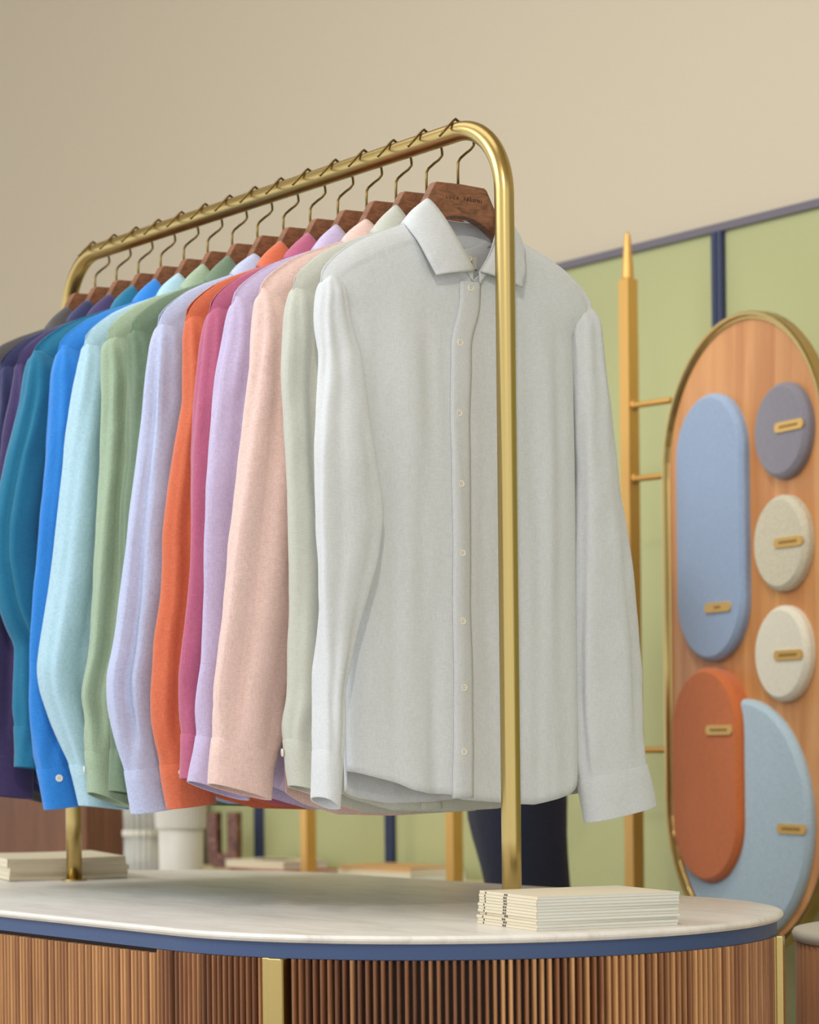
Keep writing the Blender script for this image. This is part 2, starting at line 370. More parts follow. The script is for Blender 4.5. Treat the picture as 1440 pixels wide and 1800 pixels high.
# ------------------------------------------------------------------ shirts
SZ = 0.90
EDGE = {
    0: [(1.613, -0.227), (1.553, -0.237), (1.477, -0.241), (1.379, -0.247), (1.306, -0.248), (1.233, -0.244), (1.160, -0.242), (1.086, -0.243), (1.013, -0.248), (0.962, -0.251), (0.949, -0.252)],
    1: [(1.637, -0.204), (1.606, -0.223), (1.577, -0.230), (1.476, -0.232), (1.386, -0.231), (1.312, -0.228), (1.197, -0.227), (1.144, -0.231), (1.067, -0.235), (1.020, -0.246), (0.989, -0.243), (0.958, -0.241), (0.947, -0.237)],
    2: [(1.647, -0.186), (1.620, -0.227), (1.602, -0.234), (1.569, -0.239), (1.502, -0.250), (1.426, -0.261), (1.369, -0.270), (1.278, -0.285), (1.202, -0.294), (1.127, -0.304), (1.067, -0.312), (1.015, -0.314), (0.955, -0.319)],
    3: [(1.628, -0.215), (1.610, -0.228), (1.592, -0.234), (1.554, -0.242), (1.510, -0.253), (1.433, -0.264), (1.360, -0.271), (1.283, -0.274), (1.219, -0.273), (1.117, -0.277), (1.053, -0.285), (1.006, -0.288), (0.949, -0.304)],
    4: [(1.639, -0.173), (1.618, -0.210), (1.601, -0.224), (1.564, -0.233), (1.502, -0.242), (1.445, -0.249), (1.406, -0.251), (1.328, -0.251), (1.250, -0.252), (1.171, -0.261), (1.103, -0.271), (1.054, -0.268), (1.015, -0.269), (0.960, -0.273)],
    5: [(1.648, -0.170), (1.626, -0.199), (1.616, -0.213), (1.585, -0.219), (1.488, -0.222), (1.431, -0.234), (1.362, -0.244), (1.306, -0.251), (1.254, -0.251), (1.214, -0.254), (1.155, -0.263), (1.089, -0.268), (1.039, -0.268), (0.967, -0.260), (0.920, -0.249)],
    6: [(1.646, -0.183), (1.636, -0.199), (1.609, -0.219), (1.586, -0.228), (1.551, -0.235), (1.466, -0.243), (1.396, -0.253), (1.311, -0.267), (1.250, -0.275), (1.184, -0.285), (1.140, -0.293), (1.109, -0.301), (1.074, -0.301), (1.023, -0.291), (0.973, -0.279), (0.911, -0.267)],
    7: [(1.632, -0.190), (1.622, -0.218), (1.604, -0.225), (1.532, -0.227), (1.418, -0.233), (1.360, -0.243), (1.304, -0.245), (1.246, -0.246), (1.181, -0.250), (1.099, -0.257), (1.017, -0.264), (0.943, -0.267)],
    8: [(1.612, -0.207), (1.608, -0.222), (1.599, -0.229), (1.540, -0.233), (1.424, -0.238), (1.336, -0.246), (1.267, -0.251), (1.232, -0.253), (1.142, -0.260), (1.100, -0.270), (1.073, -0.273), (1.041, -0.267), (0.990, -0.268), (0.942, -0.263)],
    9: [(1.641, -0.199), (1.618, -0.219), (1.597, -0.223), (1.572, -0.231), (1.548, -0.237), (1.474, -0.250), (1.415, -0.258), (1.326, -0.271), (1.271, -0.278), (1.235, -0.284), (1.183, -0.294), (1.123, -0.304), (1.088, -0.299), (1.032, -0.278), (1.000, -0.263), (0.972, -0.253), (0.915, -0.238)],
    10: [(1.638, -0.203), (1.621, -0.221), (1.597, -0.231), (1.572, -0.238), (1.512, -0.243), (1.437, -0.250), (1.362, -0.258), (1.275, -0.264), (1.239, -0.268), (1.168, -0.273), (1.097, -0.274), (1.043, -0.272), (0.990, -0.269), (0.947, -0.261), (0.914, -0.254)],
    11: [(1.630, -0.220), (1.608, -0.237), (1.587, -0.244), (1.534, -0.255), (1.457, -0.277), (1.409, -0.287), (1.348, -0.299), (1.296, -0.302), (1.225, -0.289), (1.186, -0.273), (1.164, -0.258), (1.099, -0.261), (1.044, -0.261), (0.972, -0.268)],
    12: [(1.625, -0.214), (1.612, -0.221), (1.544, -0.230), (1.462, -0.242), (1.372, -0.261), (1.284, -0.277), (1.195, -0.292), (1.107, -0.298), (1.019, -0.299), (0.936, -0.295)],
    13: [(1.632, -0.197), (1.626, -0.212), (1.578, -0.221), (1.469, -0.234), (1.334, -0.250), (1.199, -0.267), (1.064, -0.278), (0.939, -0.280)],
    14: [(1.638, -0.206), (1.614, -0.222), (1.522, -0.238), (1.384, -0.254), (1.247, -0.271), (1.111, -0.278), (0.947, -0.275)]}
W0_IN = [(1.605, -0.198), (1.527, -0.183), (1.454, -0.17), (1.381, -0.158), (1.304, -0.143), (1.234, -0.155), (1.174, -0.179), (1.123, -0.200), (1.079, -0.212), (0.977, -0.217), (0.92, -0.222)]
R0_OUT = [(1.64, 0.200), (1.625, 0.228), (1.601, 0.244), (1.526, 0.25), (1.368, 0.274), (1.249, 0.298), (1.145, 0.313), (1.089, 0.318), (0.992, 0.319), (0.915, 0.346)]
R0_IN = [(1.64, 0.192), (1.592, 0.187), (1.545, 0.19), (1.38, 0.196), (1.246, 0.188), (1.128, 0.183), (1.049, 0.184), (0.968, 0.196), (0.893, 0.215)]
HEM_F0 = [(-0.20, 0.974), (-0.169, 0.965), (-0.133, 0.956), (-0.108, 0.946), (-0.082, 0.941), (-0.045, 0.939), (-0.03, 0.932), (0.06, 0.924), (0.097, 0.922), (0.133, 0.928), (0.163, 0.934), (0.180, 0.944), (0.195, 0.965)]
HEM_B0 = [(-0.20, 0.95), (-0.169, 0.938), (-0.108, 0.928), (-0.035, 0.928), (0.05, 0.934), (0.14, 0.945), (0.195, 0.965)]
def up_tab(tab, x):
    return lerp_tab([(-a, b) for a, b in tab], -x)
A_DEF = [(1.616, 0.008), (1.608, 0.020), (1.60, 0.028), (1.57, 0.038), (1.50, 0.046), (1.40, 0.052), (1.25, 0.058), (1.10, 0.058), (1.02, 0.054), (0.985, 0.048), (0.93, 0.047)]
B_DEF = [(1.616, 0.004), (1.606, 0.013), (1.59, 0.021), (1.55, 0.026), (1.40, 0.028), (1.1, 0.028), (0.93, 0.025)]
# per shirt: half width factor, tilt of the cuff, cuff drop, fold phase
SPEC = {0: dict(tilt=-0.55, bot=0.932), 1: dict(aw=0.62, tilt=-0.25, bot=0.946), 2: dict(aw=1.05, tilt=-0.25, bot=0.945), 3: dict(aw=1.0, tilt=-0.3, bot=0.945),
        4: dict(aw=0.8, tilt=-0.1, bot=0.958), 5: dict(aw=0.8, tilt=0.1, bot=0.922), 6: dict(aw=1.0, tilt=0.12, bot=0.916), 7: dict(aw=0.9, tilt=-0.2, bot=0.935),
        8: dict(aw=0.75, tilt=-0.35, bot=0.928), 9: dict(aw=0.9, tilt=-0.1, bot=0.915), 10: dict(aw=0.9, tilt=0.1, bot=0.916), 11: dict(aw=0.9, tilt=-0.12, bot=0.972),
        12: dict(aw=0.95, tilt=-0.12, bot=0.93), 13: dict(aw=1.0, tilt=0, bot=0.935), 14: dict(aw=1.0, tilt=0, bot=0.94)}

def body_top(s, front):
    """height of the top edge across the half width y"""
    y = abs(s)
    sh = lerp_tab([(0, 1.72), (-0.07, 1.700), (-0.10, 1.689), (-0.14, 1.674), (-0.17, 1.660), (-0.195, 1.643), (-0.210, 1.630), (-0.219, 1.618), (-0.224, 1.604)], -y)
    if y < 0.072:
        t = y / 0.072
        nk = (1.622 + 0.074 * t ** 1.15) if front else (1.672 + 0.025 * t ** 2)
        return nk
    return sh
def body_depth(y, z, front, i, seed, ww_=0.193):
    """distance of the cloth from the hanger plane"""
    yy = abs(y); top_ = body_top(y, front)
    dz = max(0, top_ - z)
    e = max(0.0, 1 - min(1, yy / ww_) ** 6) ** 0.5
    base = 0.021 * (1 - math.exp(-dz / 0.018)) + 0.008 * sstep(0, 0.35, dz)
    if yy < 0.085:
        nk = (1 - sstep(0.045, 0.085, yy)) * math.exp(-dz / 0.06)
        base = base * (1 - nk) + (0.030 if front else 0.020) * nk
    if front and yy > 0.075: base += 0.0016 * (1 - sstep(0.0265, 0.0285, dz))
    d = base * e
    amp = (0.0045 if i else 0.0062) * sstep(0.03, 0.25, dz) * (0.35 + 0.65 * e)
    d += amp * (nz(y * 22 + seed, z * 2.0, seed) + 0.5 * nz(y * 50, z * 4 + seed, 3.1))
    d += 0.0022 * nz(y * 14 + 0.6 * z * 10, z * 13, seed + 9) * sstep(0.02, 0.1, dz) * e
    d += 0.004 * math.exp(-((y + 0.115 - 0.10 * (1.6 - z)) / 0.022) ** 2) * sstep(0.05, 0.2, dz) * (1 - sstep(0.35, 0.7, dz)) * (1 if front else 0)
    return d
def shirt_body(i, root, m_, hf, hb, seed):
    NS, NT = (72, 96) if i == 0 else (40, 60)
    v = []; f_ = []
    def sheet(front):
        base = len(v)
        for r_ in range(NT + 1):
            t = r_ / NT; t = t ** 1.5
            for c in range(NS + 1):
                s = -1 + 2 * c / NS; s = math.sin(s * math.pi / 2) * 0.35 + s * 0.65
                W_ = (0.224 if i else 0.234) if s > 0 else min(0.232, -lerp_tab(EDGE[i], 1.606) - 0.001)
                yt = s * 0.224
                z = body_top(yt, front) * (1 - t) + up_tab(hf if front else hb, yt * 0.86) * t
                wv = W_ - (W_ - 0.192) * sstep(1.612, 1.565, z) + 0.002 * nz(z * 6, seed, s)
                y = s * wv
                d = body_depth(y, z, front, i, seed if front else seed + 31, wv + 0.0005)
                if abs(s) > 0.999: d = 0.002 * nz(z * 9, seed, 1)
                v.append(((d if front else -d), y, z - SZ))
        for r_ in range(NT):
            for c in range(NS):
                a = base + r_ * (NS + 1) + c; f_.append((a, a + 1, a + NS + 2, a + NS + 1))
    sheet(True); sheet(False)
    o = obj('torso', v, f_, m_, root)
    bm = bmesh.new(); bm.from_mesh(o.data); bmesh.ops.remove_doubles(bm, verts=bm.verts, dist=0.0004); bm.to_mesh(o.data); bm.free()
    o.data.polygons.foreach_set('use_smooth', [True] * len(o.data.polygons))
    so = o.modifiers.new('thickness', 'SOLIDIFY'); so.thickness = 0.0012; so.offset = 0
    return o

def catmull(P, n):
    out = []
    for k in range(len(P) - 1):
        p0 = Vector(P[max(k - 1, 0)]); p1 = Vector(P[k]); p2 = Vector(P[k + 1]); p3 = Vector(P[min(k + 2, len(P) - 1)])
        for j in range(n):
            t = j / n
            out.append(0.5 * ((2 * p1) + (p2 - p0) * t + (2 * p0 - 5 * p1 + 4 * p2 - p3) * t * t + (3 * p1 - p0 - 3 * p2 + p3) * t ** 3))
    out.append(Vector(P[-1])); return out
def grid_faces(n_rows, n_cols, base=0):
    return [(base + r_ * n_cols + c, base + r_ * n_cols + c + 1, base + (r_ + 1) * n_cols + c + 1, base + (r_ + 1) * n_cols + c) for r_ in range(n_rows - 1) for c in range(n_cols - 1)]
def shirt_collar(i, root, m_, rnd):
    j = lambda a: rnd.uniform(-a, a) if i else 0
    pk = j(0.004)
    FL = [(0.036, -0.001, 1.634), (0.034, -0.022, 1.666), (0.024, -0.043, 1.704), (0.011, -0.057, 1.727 + pk), (-0.008, -0.052, 1.722 + pk), (-0.020, -0.03, 1.714), (-0.023, 0.0, 1.711)]
    OL = [(0.041, -0.068 + j(.006), 1.621 + j(.004)), (0.036, -0.077, 1.640), (0.024, -0.086, 1.667), (0.006, -0.093, 1.690), (-0.016, -0.082, 1.692), (-0.030, -0.045, 1.684), (-0.033, 0.0, 1.680)]
    mir = lambda P: [(x, -y + 0.008 * (1 if y != 0 else 0), z - 0.003 * (abs(y) > 0.02)) for x, y, z in P]
    v = []; f_ = []
    F = catmull(FL, 6); O = catmull(OL, 6); n = len(F)
    F2 = catmull(mir(FL), 6); O2 = catmull(mir(OL), 6)
    Fa = F + F2[::-1][1:]; Oa = O + O2[::-1][1:]
    rows = 9; cols = len(Fa)
    for r_ in range(rows):
        t = r_ / (rows - 1)
        for c in range(cols):
            p = Fa[c].lerp(Oa[c], t)
            out = Vector((p.x * 1.5 + 0.01, p.y * 0.6, 0)); out.normalize()
            p = p + out * (0.0045 * math.sin(t * math.pi) + 0.002 * nz(c * .3, t * 2, i * 3.3) * t)
            v.append((p.x, p.y, p.z - SZ))
    f_ += grid_faces(rows, cols)
    o = obj('collar', v, f_, m_, root)
    so = o.modifiers.new('thickness', 'SOLIDIFY'); so.thickness = 0.0022; so.offset = 0
    # stand: inner band from the fold down to the neck seam
    v = []; rows = 6
    for r_ in range(rows):
        t = r_ / (rows - 1)
        for c in range(cols):
            p = Fa[c].copy(); fr = max(0, min(1, (p.x + 0.02) / 0.05))
            drop = 0.034 * (1 - fr) + 0.014 * fr
            side = min(1, abs(p.y) / 0.05)
            q = Vector((p.x - 0.001, p.y * (1 + 0.12 * t), p.z - drop * t - 0.008 * side * t))
            v.append((q.x - 0.0025, q.y * 0.97, q.z - SZ))
    o2 = obj('collar_stand', v, grid_faces(rows, cols), m_, root)
    so = o2.modifiers.new('thickness', 'SOLIDIFY'); so.thickness = 0.0016; so.offset = 0

def sleeve_section(side, i, z, seed, bot):
    """centre y, half width a, half thickness b, x offset at height z"""
    sp = SPEC[i]
    b = lerp_tab(B_DEF, z)
    if i == 0 and side < 0:
        ye = smooth_tab(EDGE[0], z, .012); yi = smooth_tab(W0_IN, z, .014)
        dome = sstep(1.618, 1.598, z)
        a = max(0.004, (yi - ye) / 2 * (0.25 + 0.75 * dome)); yc = (yi + ye) / 2
        bb = 0.021 + 0.010 * sstep(1.2, 1.05, z)
        b = min(b, bb)
        xo = 0.002 + 0.042 * sstep(1.58, 1.36, z) * (1 - 0.35 * sstep(1.25, 1.05, z))
        return yc + 0.004 - 0.72 * max(0, xo - 0.012), a, b, xo
    if i == 0 and side > 0:
        yo = smooth_tab(R0_OUT, z, .012); yi = smooth_tab(R0_IN, z, .012)
        dome = sstep(1.625, 1.60, z)
        a = max(0.004, (yo - yi) / 2 * (0.35 + 0.65 * dome)); yc = yo - a - 0.010 * (1 - dome)
        return yc, a, min(b, 0.022), -0.004
    a = lerp_tab(A_DEF, z) * (1 + (sp['aw'] - 1) * sstep(1.6, 1.4, z))
    if side < 0:
        ye = smooth_tab(EDGE[i], min(z, 1.606), .006)
        yc = ye + math.sqrt((0.72 * b) ** 2 + a * a) + 0.008 * sstep(1.60, 1.616, z)
        return yc, a, b, 0.003 * math.sin(seed + z * 5)
    yc = lerp_tab([(1.62, 0.200), (1.58, 0.200), (1.4, 0.215), (1.1, 0.24), (0.93, 0.245)], z)
    return yc, a, b, 0.0
def sleeve_point(side, i, z, th, seed, bot, grow=1.0, tuck=0.0):
    yc, a, b, xo = sleeve_section(side, i, z, seed, bot)
    k = sstep(1.60, 1.48, z)
    lo = sstep(1.06, 0.97, z)
    r1 = 1 + k * (0.10 * math.cos(2 * th + seed + 1.5 * z) + 0.07 * math.cos(3 * th + seed * 2.1 - 3 * z)) * (1 - 0.6 * lo)
    r1 += k * (1 - lo) * 0.05 * math.cos(7 * th + 4 * z + seed * 3)
    # pleats under the shoulder seam and above the cuff
    pl = sstep(1.62, 1.58, z) * (1 - sstep(1.56, 1.40, z))
    r1 += pl * 0.05 * math.cos(9 * th + seed * 5)
    pc = math.exp(-((z - bot - 0.085) / 0.03) ** 2)
    r1 += pc * 0.05 * math.cos(8 * th + seed * 7)
    # one long crease on the side that faces the shop floor
    t0 = math.radians(118 + 18 * math.sin(seed * 3) + 22 * math.sin(2.2 * z + seed)) if side < 0 else math.radians(60)
    dth = (th - t0 + math.pi) % (2 * math.pi) - math.pi
    r1 -= k * (1 - lo) * (0.36 if i else 0.10) * math.exp(-(dth / 0.22) ** 2)
    r1 *= grow
    ct, st_ = math.cos(th), math.sin(th)
    ex = 0.85
    y = yc + a * r1 * math.copysign(abs(ct) ** ex, ct)
    x = xo + b * r1 * math.copysign(abs(st_) ** ex, st_) + 0.0035 * k * nz(z * 5, seed, side) + 0.0026 * k * nz(z * 20, th * 1.5, seed) * (1 - 0.6 * lo)
    zz = z + SPEC[i]['tilt'] * (-side) * (y - yc) * sstep(bot + 0.25, bot + 0.02, z) if side < 0 else z + (0.17 if i == 0 else 0.15) * (y - yc) * sstep(bot + 0.25, bot + 0.02, z)
    return (x, y, zz)
def shirt_sleeve(side, i, root, m_, seed):
    sp = SPEC[i]; bot = sp['bot'] if side < 0 else (0.904 if i == 0 else 0.935)
    NR, NSg = (84, 56) if i == 0 else (60, 40)
    ztop = 1.616 if not (i == 0 and side > 0) else 1.622
    cz = bot + 0.062
    rings = []
    for r_ in range(NR + 1):
        t = (r_ / NR) ** 1.25
        z = ztop + (cz - 0.006 - ztop) * t
        g = 1.0 - 0.05 * sstep(cz + 0.03, cz - 0.002, z)
        rings.append([Vector(sleeve_point(side, i, z, 2 * math.pi * k / NSg, seed, bot, g)) - Vector((0, 0, SZ)) for k in range(NSg)])
    v, f_ = loft(rings, cap=False); f_.append(tuple(range(NSg)))
    o = obj('sleeve', v, f_, m_, root)
    rings = []
    for z in [cz, cz - 0.0015, cz - 0.02, cz - 0.04, bot + 0.0015, bot]:
        g = 0.975 if z < cz - 0.001 else 0.945
        rings.append([Vector(sleeve_point(side, i, z, 2 * math.pi * k / NSg, seed, bot, g)) - Vector((0, 0, SZ)) for k in range(NSg)])
    v, f_ = loft(rings, cap=False)
    c = obj('cuff', v, f_, m_, o)
    so = c.modifiers.new('thickness', 'SOLIDIFY'); so.thickness = 0.0022; so.offset = -1
    return o, c, bot
MAT['button'] = mat('shell_button', (236, 230, 216), 0.3)
MAT['bhole'] = mat('button_thread', (150, 140, 120), 0.8)
def disc_button(parent, p, nrm, r_=0.0055, name='button'):
    nrm = Vector(nrm).normalized(); q = nrm.to_track_quat('Z', 'Y')
    prof = [(0.0, 0.0), (r_, 0.0), (r_, 0.0015), (r_ * 0.85, 0.0022), (r_ * 0.6, 0.0016), (0.0001, 0.0016)]
    v, f_ = lathe(prof, 20)
    for hx, hy in ((1, 1), (1, -1), (-1, 1), (-1, -1)):
        vv, ff = lathe([(r_ * 0.12, 0.0015), (r_ * 0.12, 0.0019)], 8); b0 = len(v)
        v += [(a + hx * r_ * .25, b + hy * r_ * .25, c) for a, b, c in vv]; f_ += [tuple(b0 + k for k in q_) for q_ in ff]
    v = [tuple(q @ Vector(a) + Vector(p)) for a in v]
    o = obj(name, v, f_, MAT['button'], parent, smooth=False)
    o.data.materials.append(MAT['bhole'])
    for k, pl in enumerate(o.data.polygons):
        if k >= 20 * 5 + 2: pl.material_index = 1
    o['label'] = 'small pale round button'; return o
def cuff_button(side, i, sleeve, z, th_deg, seed, bot):
    th = math.radians(th_deg); e = 0.02
    p = Vector(sleeve_point(side, i, z, th, seed, bot)); a = Vector(sleeve_point(side, i, z, th + e, seed, bot)); b = Vector(sleeve_point(side, i, z - 0.004, th, seed, bot))
    n = (a - p).cross(b - p)
    yc = sleeve_section(side, i, z, seed, bot)[0]
    if n.dot(Vector((p.x, p.y - yc, 0))) < 0: n = -n
    n.normalize()
    disc_button(sleeve, p + n * 0.0006 - Vector((0, 0, SZ)), n, 0.0055)

CUFF_BTN = {5: [(0.972, 118), (1.068, 112)], 6: [(1.045, 92)], 10: [(0.962, 118)], 8: [(0.962, 200)], 1: [(0.99, 205)]}
for i in range(15):
    rnd = random.Random(100 + i); seed = rnd.uniform(0, 6.28)
    cname, rgb = COLORS[i]
    m_ = fabric('linen_' + cname.replace(' ', '_'), rgb, 0.05 if i in (0, 1) else 0.09)
    where = ['nearest on the rack, hanging in front of all the others', 'hanging right behind the white shirt', 'hanging between the grey and the lilac shirt', 'hanging between the pink and the raspberry shirt',
             'hanging between the orange and the lilac shirt', 'hanging beside the periwinkle shirt', 'hanging between orange and dark green shirts', 'hanging behind the periwinkle shirt', 'hanging beside the light aqua shirt',
             'hanging between sage and bright blue shirts', 'hanging between the aqua and the teal shirt', 'hanging between bright blue and purple shirts', 'hanging between teal and navy shirts', 'hanging next to the charcoal shirt', 'last at the far end of the rack'][i]
    root = empty('linen_shirt', (SX[i], 0.0, SZ), 0, '%s long-sleeved linen shirt, %s' % (cname, where), 'shirt', 'linen shirts on the brass rack')
    if i == 0: hf, hb = HEM_F0, HEM_B0
    else:
        o_ = rnd.uniform(-0.004, 0.006) + (-0.004 if i == 2 else 0.004)
        hf = [(-0.20, 0.955 + o_), (-0.15, 0.932 + o_), (-0.09, 0.916 + o_), (0, 0.912 + o_), (0.09, 0.914 + o_), (0.15, 0.928 + o_), (0.20, 0.955 + o_)]
        hb = [(y, z - 0.004) for y, z in hf]
    shirt_body(i, root, m_, hf, hb, seed)
    shirt_collar(i, root, m_, rnd)
    sl_, cf_, bt_ = shirt_sleeve(-1, i, root, m_, seed)
    shirt_sleeve(1, i, root, m_, seed + 1)
    for z, th in CUFF_BTN.get(i, []): cuff_button(-1, i, sl_, z, th, seed, bt_)
    # placket: a raised strip down the front
    EDG = [(1.622, -0.019), (1.582, -0.019), (1.545, -0.034), (1.43, -0.039), (1.16, -0.042), (1.05, -0.041), (0.93, -0.043)]
    v = []; rows = 60; cols = 6
    for r_ in range(rows + 1):
        z = 1.620 + (0.934 - 1.620) * r_ / rows if i == 0 else 1.620 + (0.918 - 1.620) * r_ / rows
        for c in range(cols + 1):
            y = smooth_tab(EDG, z, .01) + 0.034 * c / cols
            zz = min(z, body_top(y, True) - 0.001)
            d = body_depth(y, zz, True, i, seed) + 0.0022 - 0.0012 * (c == 0) - 0.0016 * (c == cols)
            v.append((d, y, zz - SZ))
    pk = obj('placket', v, grid_faces(rows + 1, cols + 1), m_, root)
    so = pk.modifiers.new('thickness', 'SOLIDIFY'); so.thickness = 0.0015; so.offset = -1
    if i == 0:
        for y, z in [(-0.003, 1.612), (-0.020, 1.538), (-0.024, 1.444), (-0.025, 1.35), (-0.026, 1.258), (-0.026, 1.168), (-0.025, 1.08), (-0.026, 0.995)]:
            disc_button(root, (body_depth(y, z, True, 0, seed) + 0.0024, y, z - SZ), (1, 0, 0), 0.0048)
        disc_button(root, (-0.012, 0.026, 1.660 - SZ), (1, -0.2, 0.1), 0.0045, 'collar_button')
        nl = box('neck_label', -0.0165, -0.0155, 0.018, 0.042, 1.648 - SZ, 1.664 - SZ, MAT['button'], root); nl['label'] = 'small cream woven label'

# ------------------------------------------------------------------ booklets on the counter
MAT['paper'] = mat('white_paper', (224, 226, 222), 0.8)
MAT['cream'] = mat('cream_cover', (226, 214, 188), 0.7)
MAT['cream2'] = mat('warm_page_edges', (214, 198, 168), 0.8)
for k in ('paper', 'cream2'):
    f = noise_n(MAT[k], coords(MAT[k], (2, 2, 1500)), 1, 2); L(MAT[k], bump(MAT[k], f, 0.3, 0.0006), B(MAT[k]).inputs['Normal'])
MAT['ink'] = mat('dark_print', (70, 62, 66), 0.7)
def booklet(w_, d_, t_, pages, cover, prints, bow=0.0):
    """origin at the near corner, spine along -x side (length w_), depth +y (d_)"""
    root = empty('booklet', (0, 0, 0))
    def slab(x0, x1, y0, y1, z0, z1, n=10):
        v = []; f_ = []
        for a in range(n + 1):
            y = y0 + (y1 - y0) * a / n; bz = bow * math.sin(math.pi * (a / n)) * -1
            for x in (x0, x1):
                for z in (z0, z1): v.append((x, y, z + bz))
        for a in range(n):
            b0 = a * 4; b1 = b0 + 4
            f_ += [(b0, b0 + 1, b1 + 1, b1), (b0 + 2, b1 + 2, b1 + 3, b0 + 3), (b0 + 1, b0 + 3, b1 + 3, b1 + 1), (b0, b1, b1 + 2, b0 + 2)]
        f_ += [(0, 2, 3, 1), (n * 4, n * 4 + 1, n * 4 + 3, n * 4 + 2)]
        return v, f_
    c = 0.0004
    v, f_ = slab(-w_ + 0.001, -0.0006, 0.0012, d_ - 0.001, c, t_ - c)
    obj('page_block', v, f_, pages, root, smooth=False)
    v, f_ = slab(-w_, 0, 0.0006, d_, 0, c); v2, f2 = slab(-w_, 0, 0.0006, d_, t_ - c, t_); b0 = len(v)
    v += v2; f_ += [tuple(b0 + q for q in g_) for g_ in f2]
    v3, f3 = box_geo(-w_, 0, 0, 0.0006, 0.0003, t_ - 0.0003); b0 = len(v); v += v3; f_ += [tuple(b0 + q for q in g_) for g_ in f3]
    obj('cover', v, f_, cover, root, smooth=False)
    for x0, x1 in (prints or []):
        vv, ff = box_geo(x0, x1, -0.0003, 0.0002, t_ * 0.2, t_ * 0.8)
        o = obj('spine_print', vv, ff, MAT['ink'], root, smooth=False); o['label'] = 'small dark print on the spine'
    return root
rnd = random.Random(5)
bk0 = booklet(0.164, 0.196, 0.0036, MAT['paper'], MAT['cream'], [(-0.1475, -0.1445), (-0.0925, -0.088), (-0.0865, -0.083)])
pos = ['topmost', 'second from the top', 'third from the top', 'fourth from the top', 'fifth from the top', 'middle one', 'fifth from the bottom', 'fourth from the bottom', 'third from the bottom', 'second from the bottom', 'bottom one']
for k in range(11):
    o = bk0 if k == 0 else copy_tree(bk0)
    o.location = (0.237 + rnd.uniform(-0.001, 0.001), -0.148 + rnd.uniform(-0.001, 0.001), T + 0.0001 + 0.00375 * k)
    if k == 0: o.location.y -= 0.001
    o.rotation_euler = (0, 0, math.radians(-12 + rnd.uniform(-0.7, 0.7)))
    o['label'] = 'thin cream booklet, %s of the stack by the near rack post' % pos[10 - k]
    o['category'] = 'booklet'; o['group'] = 'booklets stacked by the near rack post'
mg0 = booklet(0.27, 0.205, 0.0072, MAT['cream2'], MAT['cream'], None, 0.0014); mg0.name = 'magazine'
pos = ['topmost', 'second from top', 'middle one', 'second from bottom', 'bottom one']
for k in range(5):
    o = mg0 if k == 0 else copy_tree(mg0)
    o.location = (-1.252 + rnd.uniform(-0.002, 0.002), -0.095 + rnd.uniform(-0.003, 0.003), T + 0.0016 + 0.00735 * k)
    o.rotation_euler = (0, 0, math.radians(-16 + rnd.uniform(-1.2, 1.2)))
    o['label'] = 'thick cream magazine, %s of the stack behind the far rack post' % pos[4 - k]
    o['category'] = 'magazine'; o['group'] = 'magazines stacked behind the far rack post'

# ------------------------------------------------------------------ gold poles along the wall
PY = 1.434
def pole(x, label):
    root = empty('display_pole', (x, PY, 0), 0, label, 'pole', 'square gold poles in front of the green wall')
    a = 0.0145
    o = box('shaft', -a, a, -a, a, 0.012, 1.966, MAT['pole'], root, 0.001)
    v, f_ = lathe([(0.0125, 1.966), (0.0125, 1.97), (0.0115, 1.99), (0.0075, 2.045), (0.0055, 2.06), (0.003, 2.064)], 24)
    obj('finial', v, f_, MAT['pole'], root)
    box('base_plate', -0.035, 0.035, -0.035, 0.035, 0, 0.012, MAT['pole'], root, 0.001)
    return root
p1 = pole(-1.417, 'square gold pole with pointed finial left of the oval swatch board')
p2 = pole(-2.043, 'square gold pole showing below the shirts, left of the person in jeans')
p3 = pole(-2.647, 'square gold pole showing below the shirts, between the two flat book piles')
# ------------------------------------------------------------------ swatch board
ex = Vector((0.98229, -0.18738, 0)); BP = Vector((-1.306, 1.434, 0))
ang = math.atan2(ex.y, ex.x)
HW = 0.295
board = empty('swatch_board', BP + ex * HW + Vector((0, 0, 0.587)), ang, 'tall oval wooden display board with brass rim and coloured fabric pads', 'display board')
BZ = 0.587
def pill(cx, z0, z1, R, n=28):
    p = []
    for i in range(n + 1):
        a = math.pi * i / n; p.append((cx + R * math.cos(a), z1 - R + R * math.sin(a)))
    for i in range(n + 1):
        a = math.pi + math.pi * i / n; p.append((cx + R * math.cos(a), z0 + R + R * math.sin(a)))
    out = []
    for q in p:
        if not out or (abs(q[0] - out[-1][0]) + abs(q[1] - out[-1][1])) > 1e-5: out.append(q)
    if abs(out[0][0] - out[-1][0]) + abs(out[0][1] - out[-1][1]) < 1e-5: out.pop()
    return out
def pill_solid(name, cx, z0, z1, R, prof, m_, parent):
    """prof: list of (inset, depth towards the viewer, local -y)"""
    rings = [[(x - HW, -d, z - BZ) for x, z in pill(cx, z0 + s, z1 - s, R - s)] for s, d in prof]
    v, f_ = loft(rings); return obj(name, v, f_, m_, parent, smooth=False)
MAT['oak'] = wood('honey_oak_veneer', (186, 120, 66), (222, 162, 102), (9, 9, 0.8), 0.4)
pill_solid('panel', HW, 0.587 + 0.006, 1.835 - 0.006, HW - 0.006, [(0.0, -0.018), (0.0, 0.0)], MAT['oak'], board)['label'] = 'honey coloured wood panel'
def pill_ring(name, prof, m_):
    rings = [[(x - HW, -d, z - BZ) for x, z in pill(HW, 0.587 + s, 1.835 - s, HW - s)] for s, d in prof]
    rings.append(rings[0]); v, f_ = loft(rings, cap=False); return obj(name, v, f_, m_, board, smooth=False)
